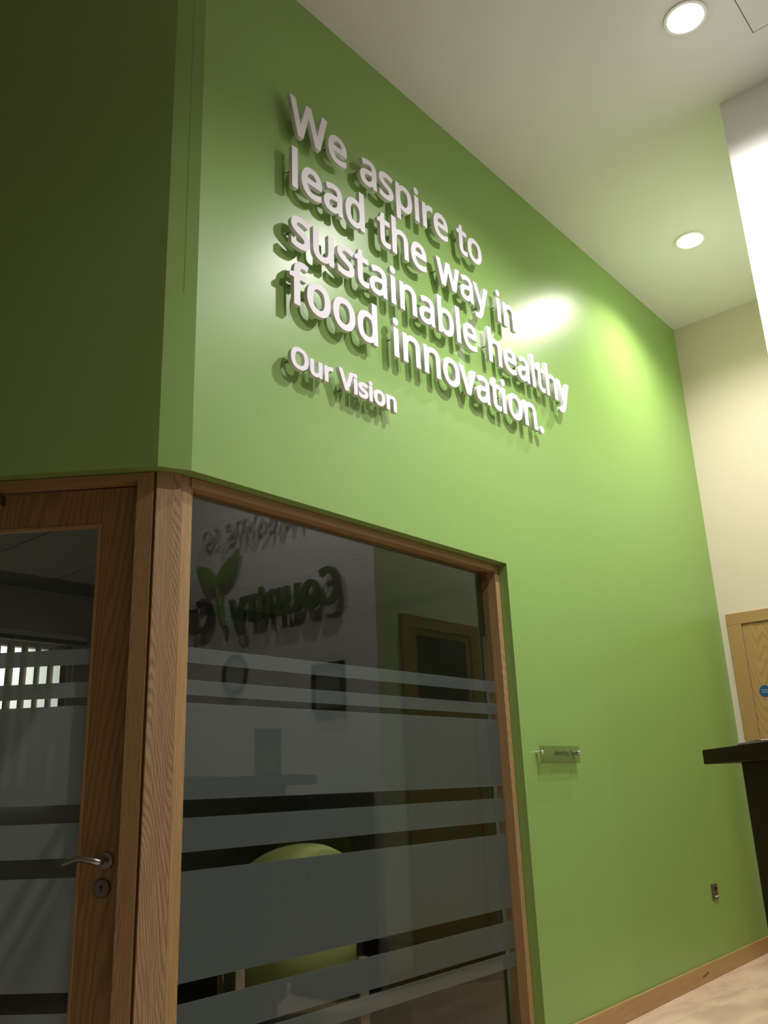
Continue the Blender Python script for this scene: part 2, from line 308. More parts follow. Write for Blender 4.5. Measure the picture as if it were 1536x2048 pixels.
# ------------------------------------------------------------------ glyph outlines (cubic, units 1/1000)
GL = json.loads('''{".":[215,[[58,43,58,24,58,63,72,85,63,77,82,93,107,97,93,97,121,97,142,85,132,93,152,77,157,43,157,63,157,24,142,2,152,10,132,-7,107,-11,121,-11,93,-11,72,2,82,-7,63,10]]],"C":[507,[[323,517,349,517,293,517,241,502,265,512,216,491,178,456,195,476,161,436,139,383,148,412,130,354,125,286,125,322,125,239,147,164,132,198,162,129,213,83,184,102,242,65,322,55,279,55,348,55,394,62,371,57,416,66,460,78,438,71,460,57,460,15,460,36,438,7,393,-2,416,1,371,-6,312,-8,343,-8,254,-8,166,28,205,4,127,52,78,131,98,86,59,175,49,287,49,227,49,330,67,406,55,370,79,442,120,499,97,473,143,525,206,559,172,545,240,574,324,581,280,581,353,581,409,572,382,578,436,566,482,547,461,558,472,527,453,486,463,506,435,494,394,508,416,501,372,514]]],"F":[416,[[150,0,150,81,126,0,78,0,102,0,78,191,78,573,78,382,184,573,398,573,291,573,398,551,398,509,398,530,315,509,150,509,233,509,150,442,150,306,150,374,227,306,383,306,305,306,383,285,383,243,383,264,305,243,150,243,227,243,150,162]]],"M":[727,[[330,0,350,0,268,167,142,502,205,335,141,502,139,502,140,502,140,491,142,461,141,478,142,445,144,407,143,426,144,387,144,347,144,368,144,231,144,0,144,116,122,0,78,0,100,0,78,191,78,573,78,382,113,573,184,573,149,573,243,416,361,103,302,260,362,103,364,103,363,103,424,260,544,573,484,416,579,573,650,573,614,573,650,382,650,0,650,191,626,0,578,0,602,0,578,117,578,352,578,235,578,371,579,408,578,389,580,426,581,460,580,444,582,476,584,501,583,490,583,501,581,501,582,501,517,334,390,0,453,167,370,0]]],"O":[626,[[577,287,577,346,577,243,561,166,572,202,549,130,510,73,533,99,488,47,428,13,461,27,395,-1,314,-8,357,-8,269,-8,196,13,230,-1,163,27,114,73,136,47,92,99,65,167,76,130,54,203,49,288,49,244,49,347,78,442,59,398,97,486,166,545,126,520,205,569,314,581,254,581,372,581,459,545,420,569,498,521,547,442,527,486,567,398],[125,287,125,335,125,239,145,163,132,198,159,128,207,83,179,101,235,64,314,55,271,55,357,55,420,83,392,64,447,101,481,163,468,128,495,198,501,287,501,239,501,359,456,457,486,416,426,498,314,518,379,518,271,518,207,490,235,509,179,472,145,411,159,445,132,377]]],"R":[499,[[236,573,183,573,283,573,353,555,323,567,384,543,422,500,407,524,437,476,444,410,444,446,444,379,427,334,439,354,416,313,385,285,402,297,367,273,330,257,349,264,382,171,487,0,434,86,459,0,403,0,431,0,356,79,264,237,310,158,226,237,150,237,188,237,150,158,150,0,150,79,126,0,78,0,102,0,78,191,78,573,78,382,130,573],[232,510,263,510,204,510,150,510,177,510,150,439,150,298,150,368,179,298,236,298,207,298,282,298,338,325,316,307,359,344,370,407,370,371,370,432,355,467,365,452,345,482,310,500,330,493,289,507]]],"V":[481,[[481,573,456,573,413,382,277,0,345,191,253,0,204,0,229,0,136,191,0,573,68,382,25,573,75,573,50,573,118,450,204,205,161,328,210,190,220,160,215,175,224,146,231,119,228,132,235,106,241,80,238,93,243,93,250,119,246,106,253,133,262,161,257,147,266,176,277,207,271,191,319,329,405,573,362,451,430,573]]],"W":[746,[[735,573,710,573,685,382,583,0,634,191,559,0,510,0,534,0,473,125,399,375,436,250,395,387,389,410,392,398,386,422,380,443,383,433,377,454,373,471,375,463,371,479,370,488,370,485,369,485,367,471,368,479,366,463,361,443,364,454,358,433,352,409,355,421,350,397,342,373,346,385,306,249,234,0,270,124,210,0,161,0,186,0,111,191,10,573,60,382,35,573,85,573,60,573,115,456,174,223,144,339,177,211,183,186,180,198,186,174,190,151,188,163,193,140,196,118,195,129,198,107,201,87,200,97,203,97,206,119,205,108,208,131,213,154,211,142,216,166,222,191,219,179,225,203,232,227,229,215,265,342,333,573,299,457,358,573,407,573,383,573,442,457,512,225,477,341,516,212,523,187,520,200,526,175,532,151,529,163,534,139,538,117,537,128,540,106,544,87,542,96,545,100,550,129,547,114,553,143,560,175,556,159,563,191,572,224,567,207,601,340,660,573,631,456,685,573]]],"a":[450,[[231,437,203,437,283,437,347,403,322,426,372,380,385,293,385,343,385,195,385,0,385,98,368,0,334,0,351,0,329,20,320,61,325,41,319,61,317,61,318,61,304,45,279,22,292,32,266,12,234,-1,251,4,217,-6,172,-8,196,-8,147,-8,103,6,124,-3,82,15,55,48,66,29,43,67,37,119,37,91,37,162,87,219,54,195,121,242,243,257,173,254,267,257,316,259,292,258,316,268,316,285,316,276,316,321,293,359,308,345,277,373,227,380,255,380,204,380,163,370,183,377,142,363,106,347,123,356,99,365,84,400,91,383,103,410,151,426,125,419,176,433],[252,208,273,209,198,206,141,182,161,197,120,167,110,119,110,146,110,95,132,66,117,77,147,55,188,49,165,49,225,49,279,79,255,59,303,99,315,172,315,130,315,184,315,210,315,197,294,209]]],"b":[493,[[139,461,139,511,139,443,138,410,138,426,137,394,135,373,136,382,136,373,139,373,137,373,151,391,189,419,168,406,211,431,272,437,238,437,325,437,401,381,368,418,433,344,449,215,449,289,449,166,427,91,442,125,412,58,365,17,392,33,338,0,272,-8,307,-8,238,-8,189,10,211,-2,168,23,139,55,151,37,137,55,133,55,135,55,128,36,119,0,123,18,102,0,68,0,85,0,68,203,68,609,68,406,92,609,139,609,115,609,139,560],[260,379,299,379,229,379,188,361,205,373,170,350,150,308,157,332,142,285,139,217,139,254,139,216,139,214,139,215,139,161,165,93,147,121,182,65,261,51,214,51,300,51,348,93,329,65,367,121,376,216,376,162,376,270,348,338,367,310,329,365]]],"c":[385,[[241,-8,265,-8,203,-8,139,15,169,0,109,31,69,87,86,55,53,120,44,213,44,162,44,265,71,342,53,308,88,375,142,415,112,399,173,430,245,438,207,438,267,438,309,431,288,436,329,426,358,415,346,421,351,395,337,356,344,376,324,361,292,370,309,365,275,374,244,376,259,376,215,376,172,358,191,370,154,345,131,303,140,327,122,279,117,213,117,249,117,179,131,126,122,150,140,102,172,71,153,84,190,59,240,53,213,53,263,53,302,60,284,55,320,65,351,78,336,71,351,57,351,15,351,36,337,8,304,-2,321,2,286,-6]]],"d":[493,[[221,-8,243,-8,167,-8,92,48,124,11,60,85,44,214,44,140,44,288,93,381,60,344,125,419,221,438,168,438,244,438,280,429,263,435,296,424,323,407,311,416,335,397,354,374,346,386,356,374,359,374,358,374,359,381,356,405,358,392,355,419,354,438,354,430,354,495,354,609,354,552,378,609,425,609,401,609,425,406,425,0,425,203,406,0,368,0,387,0,365,19,358,58,361,38,357,58,354,58,356,58,346,45,323,24,335,34,311,15,279,1,296,7,263,-5],[232,51,193,51,277,51,328,88,309,63,346,113,355,200,355,150,355,205,355,213,355,209,355,267,329,336,346,308,311,365,231,379,279,379,193,379,146,334,165,364,127,304,117,213,117,263,117,161,146,93,127,121,165,65]]],"e":[452,[[234,438,196,438,271,438,329,414,303,430,356,398,390,346,376,375,404,317,411,244,411,283,411,230,411,201,411,215,313,201,117,201,215,201,118,153,154,90,131,116,178,65,254,52,211,52,281,52,327,60,306,55,348,65,392,82,370,72,392,61,392,20,392,41,370,10,327,-1,349,3,306,-6,251,-8,280,-8,210,-8,143,17,174,0,112,33,70,91,88,58,53,124,44,212,44,164,44,259,68,333,52,299,84,366,134,411,106,392,163,429],[233,380,257,380,200,380,154,348,173,369,134,326,119,257,122,296,192,257,338,257,265,257,338,282,326,322,334,303,319,340,292,364,308,354,277,375]]],"f":[276,[[266,375,266,393,230,375,158,375,194,375,158,250,158,0,158,125,134,0,87,0,111,0,87,125,87,375,87,250,62,375,12,375,37,375,12,386,12,408,12,397,37,416,87,432,62,424,87,441,87,457,87,449,87,494,104,547,93,524,115,570,152,597,131,587,172,608,227,613,198,613,244,613,274,609,260,612,288,606,310,599,300,603,304,581,292,544,298,562,283,546,262,552,273,549,251,554,228,556,240,556,204,556,175,532,187,548,164,516,158,458,158,492,158,449,158,430,158,439,194,430,266,430,230,430,266,412]]],"g":[493,[[221,438,165,438,249,438,297,422,274,433,320,411,355,373,339,395,357,373,359,373,358,373,362,392,369,430,366,411,388,430,425,430,406,430,425,284,425,-7,425,138,425,-48,404,-109,418,-82,390,-137,341,-172,369,-158,312,-186,233,-192,276,-192,202,-192,147,-186,173,-190,121,-181,78,-165,98,-174,78,-144,78,-100,78,-122,98,-111,149,-125,122,-119,176,-131,237,-134,206,-134,273,-134,324,-101,302,-123,345,-80,355,-13,355,-50,355,-7,355,4,355,-2,355,10,356,32,356,20,357,44,358,57,357,52,357,57,354,57,356,57,339,35,299,8,321,19,277,-3,221,-8,251,-8,166,-8,91,51,122,11,60,90,44,214,44,144,44,283,91,377,60,337,122,418],[230,379,259,379,206,379,169,359,186,372,152,346,130,303,139,328,121,279,117,213,117,249,117,160,146,92,127,120,166,64,232,50,194,50,254,50,288,58,272,53,303,64,326,85,316,73,337,97,349,131,344,112,354,149,356,197,356,172,356,203,356,214,356,209,356,253,343,309,352,285,334,333,302,362,320,350,283,373]]],"h":[496,[[139,431,139,490,139,420,138,399,138,410,137,389,135,370,136,379,136,370,140,370,138,370,149,385,174,407,160,398,188,417,221,429,203,424,238,435,273,437,255,437,308,437,360,421,337,432,384,410,413,370,401,393,425,347,431,280,431,317,431,187,431,0,431,93,407,0,361,0,384,0,361,92,361,275,361,183,361,310,338,353,353,336,322,370,265,379,298,379,233,379,189,360,207,372,171,348,150,308,158,331,143,284,139,222,139,256,139,148,139,0,139,74,115,0,68,0,92,0,68,203,68,609,68,406,92,609,139,609,115,609,139,550]]],"i":[207,[[139,430,115,430,139,287,139,0,139,143,115,0,68,0,92,0,68,143,68,430,68,287,92,430],[104,591,92,591,115,591,133,580,124,587,141,573,145,546,145,562,145,531,133,512,141,520,124,505,104,501,115,501,92,501,75,512,83,505,67,520,63,546,63,531,63,562,75,580,67,573,83,587]]],"k":[428,[[138,291,138,397,138,283,137,257,138,271,136,244,135,221,135,231,136,221,138,221,137,221,141,226,152,240,146,232,159,248,172,264,165,256,179,273,189,285,184,279,235,333,326,430,281,381,354,430,409,430,381,430,351,369,235,246,293,307,297,164,421,0,359,82,393,0,336,0,364,0,286,67,187,200,237,134,171,186,138,158,154,172,138,105,138,0,138,53,115,0,68,0,91,0,68,203,68,609,68,406,91,609,138,609,115,609,138,503]]],"l":[207,[[139,0,139,203,115,0,68,0,92,0,68,203,68,609,68,406,92,609,139,609,115,609,139,406]]],"m":[750,[[540,438,512,438,588,438,649,401,625,425,673,376,685,280,685,335,685,187,685,0,685,93,662,0,615,0,638,0,615,92,615,277,615,184,615,310,594,353,608,336,580,370,528,379,558,379,486,379,438,342,456,366,420,318,411,237,411,283,411,158,411,0,411,79,388,0,342,0,365,0,342,92,342,277,342,184,342,299,332,333,338,318,326,348,303,367,316,360,290,375,253,379,274,379,225,379,185,360,202,372,169,348,150,308,157,331,142,285,139,223,139,257,139,149,139,0,139,74,115,0,68,0,92,0,68,143,68,430,68,287,87,430,125,430,106,430,129,410,136,371,132,391,137,371,140,371,138,371,149,386,173,409,160,399,186,418,217,431,200,426,233,435,266,438,249,438,299,438,349,420,327,432,371,408,398,366,388,390,399,366,402,366,400,366,416,390,461,420,436,408,486,432]]],"n":[496,[[275,438,257,438,326,438,391,401,365,425,418,376,431,280,431,335,431,187,431,0,431,93,407,0,361,0,384,0,361,92,361,275,361,183,361,310,338,353,353,336,322,370,265,379,298,379,217,379,166,338,184,365,148,312,139,223,139,273,139,149,139,0,139,74,115,0,68,0,92,0,68,143,68,430,68,287,87,430,125,430,106,430,129,410,136,371,132,391,137,371,140,371,138,371,149,386,175,409,161,399,189,418,222,431,205,426,239,435]]],"o":[485,[[442,216,442,263,442,180,428,121,437,148,418,93,388,51,405,70,370,31,324,7,349,17,300,-3,241,-8,272,-8,213,-8,163,7,187,-3,139,17,100,51,118,31,83,70,59,121,69,93,49,148,44,216,44,180,44,263,68,336,52,304,84,369,137,412,107,394,167,429,244,438,203,438,283,438,347,412,317,429,377,394,417,336,400,369,433,304],[117,216,117,267,117,182,130,128,121,153,139,103,172,71,153,84,190,57,243,51,214,51,272,51,314,71,296,57,333,84,356,128,347,103,364,153,369,216,369,182,369,250,355,303,364,279,346,327,314,359,332,346,296,372,242,379,272,379,198,379,147,335,167,364,127,306]]],"p":[493,[[273,438,250,438,326,438,401,383,368,419,433,346,449,216,449,290,449,167,427,93,442,126,412,59,365,17,392,34,339,0,272,-8,308,-8,250,-8,213,1,230,-5,196,7,170,24,182,14,158,33,139,55,147,43,137,55,134,55,136,55,135,45,137,20,136,34,138,6,139,-16,139,-6,139,-75,139,-192,139,-134,115,-192,68,-192,92,-192,68,15,68,430,68,222,87,430,126,430,107,430,129,410,136,371,132,391,137,371,139,371,138,371,147,384,170,405,158,395,182,415,213,429,196,423,230,435],[260,379,299,379,231,379,190,362,208,373,172,351,152,313,160,335,144,291,139,229,139,263,139,225,139,216,139,220,139,180,150,126,142,150,157,101,188,70,170,83,206,57,261,51,230,51,288,51,326,72,309,58,343,87,364,131,355,106,372,156,376,217,376,184,376,266,348,334,367,305,329,364]]],"r":[331,[[269,438,249,438,277,438,295,437,285,437,304,436,319,433,312,435,316,411,310,368,313,390,303,370,287,372,296,371,279,373,264,374,271,374,247,374,217,363,231,370,202,356,176,334,188,347,165,321,149,289,155,306,142,271,139,229,139,251,139,153,139,0,139,76,115,0,68,0,92,0,68,143,68,430,68,287,87,430,126,430,107,430,129,404,134,351,131,377,135,351,137,351,136,351,146,367,170,395,157,382,183,408,214,426,198,418,231,434]]],"s":[384,[[348,119,348,142,348,91,327,49,341,68,313,30,268,6,294,16,242,-3,176,-8,212,-8,146,-8,99,-1,121,-6,77,4,42,19,58,11,42,41,42,83,42,62,59,75,104,60,80,67,128,53,178,49,153,49,214,49,256,66,240,55,272,78,280,112,280,93,280,123,271,141,277,133,265,150,239,167,255,158,224,175,174,196,202,185,146,206,103,228,122,217,83,238,57,266,68,251,46,281,41,324,41,300,41,360,85,408,56,388,115,428,202,438,154,438,228,438,275,430,253,435,298,425,339,409,319,418,331,390,315,353,323,372,297,360,258,372,278,367,238,377,197,380,218,380,168,380,131,366,146,375,116,357,108,328,108,344,108,316,119,298,112,306,126,290,154,274,137,282,170,266,219,246,191,256,246,236,289,215,269,226,308,204,333,176,323,191,343,161]]],"t":[289,[[212,50,192,50,222,50,245,53,233,51,256,54,272,59,265,56,272,41,272,5,272,23,264,1,240,-4,254,-2,226,-7,200,-8,213,-8,177,-8,138,4,157,-4,119,11,91,44,103,25,80,63,74,125,74,90,74,209,74,375,74,292,53,375,13,375,33,375,13,387,13,409,13,398,33,418,75,437,54,428,84,468,103,528,93,498,117,528,144,528,130,528,144,496,144,430,144,463,186,430,269,430,227,430,269,412,269,375,269,393,227,375,144,375,186,375,144,292,144,127,144,210,144,101,163,69,151,81,176,56]]],"u":[496,[[427,430,404,430,427,287,427,0,427,143,408,0,370,0,389,0,366,19,359,57,363,38,358,57,356,57,357,57,347,42,321,20,335,30,306,10,273,-1,291,3,256,-6,220,-8,238,-8,186,-8,134,8,157,-3,110,19,81,59,93,36,69,82,63,148,63,112,63,242,63,430,63,336,87,430,135,430,111,430,135,338,135,153,135,245,135,119,158,76,142,93,173,59,230,51,198,51,262,51,306,69,287,57,324,81,345,121,337,98,353,145,357,206,357,173,357,281,357,430,357,355,380,430]]],"v":[407,[[163,0,190,0,109,143,0,430,54,287,25,430,75,430,50,430,106,345,167,176,136,261,171,165,180,137,176,152,185,123,193,96,190,109,197,83,201,63,200,72,202,63,204,63,203,63,207,72,214,96,210,83,218,110,227,138,222,123,232,152,241,176,237,165,271,261,332,430,302,345,357,430,407,430,382,430,353,287,244,0,298,143,217,0]]],"w":[630,[[346,243,370,162,342,254,336,276,339,265,333,287,328,308,330,298,325,317,321,335,323,327,319,344,316,357,317,351,315,357,313,357,314,357,312,351,308,335,310,344,306,327,302,307,304,317,300,297,294,275,297,286,291,265,284,242,288,253,258,162,207,1,233,81,180,1,127,1,153,1,87,144,9,431,48,287,33,431,82,431,57,431,102,354,141,201,121,278,145,186,153,154,149,170,157,139,163,109,160,124,166,95,169,73,168,83,170,73,172,73,171,73,174,79,178,97,176,87,180,107,185,128,182,117,187,138,193,160,190,149,196,170,201,188,199,180,227,269,277,431,252,350,303,431,354,431,329,431,379,350,428,188,404,269,432,176,440,149,436,163,444,135,451,109,447,122,454,96,457,74,456,84,458,74,460,74,459,74,461,83,466,108,463,94,469,121,477,153,473,136,481,169,489,201,485,185,509,278,549,431,529,354,573,431,621,431,597,431,582,287,502,1,542,144,474,1,419,1,447,1,395,82]]],"y":[409,[[1,430,59,286,26,430,76,430,51,430,107,348,169,185,138,267,175,171,184,144,179,157,189,130,196,105,193,117,200,92,205,68,203,80,206,68,209,68,207,68,212,82,224,121,217,99,231,142,245,186,238,164,275,267,333,430,304,349,358,430,409,430,384,430,347,267,224,-59,285,104,214,-86,188,-130,202,-109,174,-150,138,-176,158,-165,119,-187,67,-192,95,-192,55,-192,34,-190,43,-192,24,-189,9,-186,16,-188,9,-167,9,-130,9,-149,15,-131,30,-133,22,-132,38,-134,56,-135,47,-135,73,-135,99,-126,87,-132,111,-119,130,-99,121,-111,138,-88,152,-59,146,-74,159,-40,174,-2,167,-21,116,142]]]}''')

def bez_points(sp, sx, sy, res=6):
    n = len(sp) // 6; P = [[v / 1000 for v in sp[6 * i:6 * i + 6]] for i in range(n)]
    out = []
    for i in range(n):
        a, b = P[i], P[(i + 1) % n]
        p0, p1, p2, p3 = Vector((a[0], a[1])), Vector((a[4], a[5])), Vector((b[2], b[3])), Vector((b[0], b[1]))
        ch = (p3 - p0)
        flat = ch.length < 1e-5 or (abs(ch.cross(p1 - p0)) + abs(ch.cross(p2 - p0))) / max(ch.length, 1e-6) < 0.002
        k = 1 if flat else res
        for j in range(k):
            t = j / k
            q = p0 * (1 - t) ** 3 + p1 * 3 * t * (1 - t) ** 2 + p2 * 3 * t * t * (1 - t) + p3 * t ** 3
            q = Vector((q.x * sx, q.y * sy))
            if not out or (q - out[-1]).length > 1e-5: out.append(q)
    if (out[0] - out[-1]).length < 1e-5: out.pop()
    return out

def offset_loop(pts, dx, dy):
    """mitred outline offset, keeping the material side; small crossing loops are cut out"""
    n = len(pts); area = sum(pts[i].cross(pts[(i + 1) % n]) for i in range(n))
    res = []
    for i in range(n):
        e0 = (pts[i] - pts[i - 1]).normalized(); e1 = (pts[(i + 1) % n] - pts[i]).normalized()
        n0 = Vector((e0.y, -e0.x)); n1 = Vector((e1.y, -e1.x))
        m = n0 + n1
        if m.length < 0.05: m = n0
        m.normalize(); k = 1 / max(0.5, m.dot(n0))
        res.append(pts[i] + Vector((m.x * k * dx, m.y * k * dy)))
    changed = True
    while changed:
        changed = False; n = len(res)
        for i in range(n):
            a, b = res[i], res[(i + 1) % n]
            for L_ in range(2, min(14, n - 2)):
                j = (i + L_) % n; c, d = res[j], res[(j + 1) % n]
                r = b - a; s_ = d - c; den = r.cross(s_)
                if abs(den) < 1e-12: continue
                t = (c - a).cross(s_) / den; u = (c - a).cross(r) / den
                if 0 < t < 1 and 0 < u < 1:
                    x = a + r * t
                    idx = set((i + 1 + q) % n for q in range(L_))
                    new = []
                    for q in range(n):
                        if q in idx:
                            continue
                        new.append(res[q])
                        if q == i: new.append(x)
                    res = new; changed = True; break
            if changed: break
    return res

def glyph_mesh(ch, sx, sy, off, depth, cache={}):
    key = (ch, round(sx, 5), round(sy, 5), off, depth)
    if key in cache: return cache[key]
    c = bpy.data.curves.new('glyph', 'CURVE'); c.dimensions = '2D'; c.fill_mode = 'BOTH'
    c.extrude = depth / 2
    loops = [bez_points(sp, sx, sy) for sp in GL[ch][1]]
    ar = [sum(l[i].cross(l[(i + 1) % len(l)]) for i in range(len(l))) for l in loops]
    big = ar[max(range(len(ar)), key=lambda i: abs(ar[i]))]
    sgn = 1 if big > 0 else -1          # outer loops counter-clockwise: outside is on the right
    for l in loops:
        if off: l = offset_loop(l, off * sgn, off * 0.8 * sgn)
        s = c.splines.new('POLY'); s.points.add(len(l) - 1); s.use_cyclic_u = True
        for i, p in enumerate(l): s.points[i].co = (p.x, p.y, 0, 1)
    o = bpy.data.objects.new('glyph', c); COL.objects.link(o)
    bpy.context.view_layer.update()
    me = bpy.data.meshes.new_from_object(o.evaluated_get(bpy.context.evaluated_depsgraph_get()))
    bpy.data.objects.remove(o)
    cache[key] = me
    return me

def lettering(text, parent, x0, z, sx, sy, off, depth, mtx, mat, joined=None, pins=None, gap=260):
    """letters of one line as parts of parent; mtx maps glyph (x right, y up, z out) to the parent's space"""
    x = x0; first = True
    if joined: bmj = bmesh.new()
    for ch in text:
        if ch == ' ': x += gap / 1000 * sx; continue
        if first:
            x -= min(v for sp in GL[ch][1] for v in sp[0::6]) / 1000 * sx; first = False
        me = glyph_mesh(ch, sx, sy, off, depth)
        T = mtx @ Matrix.Translation((x, z, 0))
        if joined:
            tmp = me.copy(); tmp.transform(T); bmj.from_mesh(tmp)
        else:
            o = link('letter', me, mat, parent); o.matrix_local = T
            o['label'] = ('raised off-white letter %s' % ch) if ch != '.' else 'raised off-white full stop'
            if pins:
                xs = [v for sp in GL[ch][1] for v in sp[0::6]]; lo, hi = min(xs) / 1000 * sx, max(xs) / 1000 * sx
                if ch in 'lihtfrp': spots = [(lo + (0.014 if ch not in 'tf' else 0.03), 0.3 * sy)]
                elif ch == '.': spots = [((lo + hi) / 2, 0.05 * sy)]
                elif ch in 'vyVW': spots = [((lo + hi) / 2 - (0.052 if ch == 'W' else 0.0) * sx / 0.31, (0.12 if ch == 'W' else 0.06) * sy)]
                else: spots = [(lo + 0.010, 0.21 * sy)]
                for (px, py) in spots:
                    p = link('standoff_pin', pins, MAT['dsteel'], o); p.location = (px, py, 0)
        x += GL[ch][0] / 1000 * sx
    if joined:
        o = finish(bmj, joined, mat, parent); return o
    return x

# ================================================================== SETTING
k0 = Vector((1.592, 0.043, 0)); q0 = Vector((1.700, 0.0, 0))
dc = (q0 - k0).normalized(); nc = Vector((dc.y, -dc.x, 0)); nc = nc if nc.dot(CAM - k0) > 0 else -nc
dl = Vector((-0.329, 0.44, 0)).normalized(); nl = Vector((dl.y, -dl.x, 0)); nl = nl if nl.dot(CAM - k0) > 0 else -nl
XB = 6.612      # back wall plane
XW = 4.31       # white wall plane facing the camera
YC = -1.254     # corridor side of that wall
SOF = 2.2125    # underside of the green bulkhead
XR = 3.668      # right side of the window opening
LU = 4.44       # length of the angled wall

def L(u, v): return k0 + dl * u - nl * v   # point on the angled wall, v = depth into it
def off_pt(kk, da, na, db, nb, v):
    """inner mitre point of two wall faces set back by v"""
    # solve a0 + da*s = b0 + db*t
    a0 = kk - na * v; b0 = kk - nb * v
    den = da.x * db.y - da.y * db.x
    s = ((b0.x - a0.x) * db.y - (b0.y - a0.y) * db.x) / den
    return a0 + da * s
xm = Vector((1, 0, 0)); nm = Vector((0, -1, 0))
T = 0.16
kin = off_pt(k0, dl, nl, dc, nc, T); qin = off_pt(q0, dc, nc, xm, nm, T)

def P2(*a): return [(p.x, p.y) for p in a]
bm = bmesh.new()
add_prism(bm, P2(q0, Vector((XR, 0, 0)), Vector((XR, T, 0)), qin), SOF, CEIL + .05)
add_prism(bm, [(XR, 0), (XB + .1, 0), (XB + .1, T), (XR, T)], 0, CEIL + .05)
o = finish(bm, 'wall_front', MAT['green']); tag(o, 'long green painted wall carrying the raised slogan above the meeting room window', 'wall', kind='structure')
o = prism('wall_corner', P2(k0, q0, qin, kin), SOF, CEIL + .05, MAT['green'])
tag(o, 'narrow green chamfered wall strip between the two green walls above the corner post', 'wall', kind='structure')
# faint corner tape line down the chamfer
A = k0 + dc * 0.068 + nc * 0.0002; B = k0 + dc * 0.0695 + nc * 0.0002
t_ = prism('corner_tape', P2(A, B, B + nc * 0.0006, A + nc * 0.0006), 2.9, 4.3, MAT['green'], o)
DU = 1.075   # far side of the door opening
bm = bmesh.new()
add_prism(bm, P2(L(0, 0), L(LU, 0), L(LU, T), kin), SOF, CEIL + .05)
add_prism(bm, P2(L(DU, 0), L(LU, 0), L(LU, T), L(DU, T)), 0, SOF)
o = finish(bm, 'wall_left', MAT['green']); tag(o, 'shaded dark green angled wall above the glazed oak door', 'wall', kind='structure')

o = box('wall_back', XB, XB + .12, -2.9, 0, 0, CEIL + .05, MAT['warmlit_white'])
tag(o, 'white corridor end wall with the oak door, warm lamp light tinted into its paint', 'wall', kind='structure')
bm = bmesh.new()
add_prism(bm, [(XW, YC), (XW, -6.0), (XW + .12, -6.0), (XW + .12, YC - .12), (XB, YC - .12), (XB, YC)], 0, CEIL + .05)
o = finish(bm, 'wall_right', MAT['white']); tag(o, 'brightly lit white wall at the right edge of the photo', 'wall', kind='structure')
bm = bmesh.new()
add_box(bm, -3.6, XW, -6.1, -6.0, 0, CEIL + .05); add_box(bm, -3.6, -3.5, -6.0, 3.6, 0, CEIL + .05)
add_box(bm, -3.6, L(LU, 0).x, 3.6, 3.7, 0, CEIL + .05)
o = finish(bm, 'wall_rear', MAT['greywall']); tag(o, 'plain grey walls of the reception behind the viewer', 'wall', kind='structure')

o = box('floor', -3.6, XB + .2, -6.1, T, -0.06, 0, MAT['floor']); tag(o, 'mottled beige stone-look floor below the green wall', 'floor', kind='structure')
bm = bmesh.new(); add_prism(bm, [(-3.6, T), (L(LU, T).x, T), (L(LU, T).x, 3.7), (-3.6, 3.7)], -.06, 0)
o2 = finish(bm, 'floor_extension', MAT['floor'], o)
o = box('ceiling', -3.6, XB + .2, -6.1, 3.7, CEIL, CEIL + .1, MAT['ceil']); tag(o, 'plain off-white plasterboard ceiling high above the reception', 'ceiling', kind='structure')

o = box('baseboard_front', XR + .002, XB, -0.016, 0, 0, 0.092, MAT['oakx'], bevel=0.003)
tag(o, 'oak skirting board along the foot of the green wall', 'skirting', kind='structure')
lathe('scuff_mark', [(0, -.0003), (.006, -.0003), (.006, .0003), (0, .0003)], MAT['scuff'], o, 20,
      Matrix.Translation((5.42, -.0163, .043)) @ Matrix.Rotation(math.radians(90), 4, 'X') @ Matrix.Rotation(math.radians(8), 4, 'Z') @ Matrix.Diagonal((9.0, 1.0, 1.0, 1.0)))
bm = bmesh.new(); add_box(bm, XB - .016, XB, YC, -0.975, 0, .092)
add_box(bm, 4.31 + .0, 4.54, YC, YC + .016, 0, .092); add_box(bm, 5.52, XB, YC, YC + .016, 0, .092)
o = finish(bm, 'baseboard_back', MAT['oakx']); tag(o, 'oak skirting board at the foot of the corridor walls', 'skirting', kind='structure')

# ---------------------------------------------------------------- meeting room shell
IZ = 2.62
o = box('wall_meeting_right', 5.7, 5.8, T, 3.6, 0, IZ, MAT['inner']); tag(o, 'grey side wall inside the dark meeting room', 'wall', kind='structure')
bm = bmesh.new()
WX0, WX1, WZ0, WZ1 = 1.3, 3.36, 1.22, 2.24
add_box(bm, -1.07, WX0, 3.6, 3.72, 0, IZ); add_box(bm, WX1, 5.8, 3.6, 3.72, 0, IZ)
add_box(bm, WX0, WX1, 3.6, 3.72, 0, WZ0); add_box(bm, WX0, WX1, 3.6, 3.72, WZ1, IZ)
o = finish(bm, 'wall_meeting_back', MAT['inner']); tag(o, 'grey far wall inside the meeting room around the blinds', 'wall', kind='structure')
ipts = P2(kin, qin, Vector((5.7, T, 0)), Vector((5.7, 3.6, 0)), L(LU, T))
o = prism('floor_meeting', ipts, -0.06, 0.001, MAT['carpet']); tag(o, 'dark carpet floor of the meeting room behind the glass', 'floor', kind='structure')
co = prism('ceiling_meeting', ipts, IZ, IZ + .05, MAT['gplastic'])
tag(co, 'suspended tile ceiling inside the dark meeting room', 'ceiling', kind='structure')
bmT = bmesh.new(); add_box(bmT, 0.006, 0.594, 0.006, 0.594, -0.012, 0.0)
bmesh.ops.recalc_face_normals(bmT, faces=bmT.faces[:]); tme = bpy.data.meshes.new('ceiling_tile'); bmT.to_mesh(tme); bmT.free()
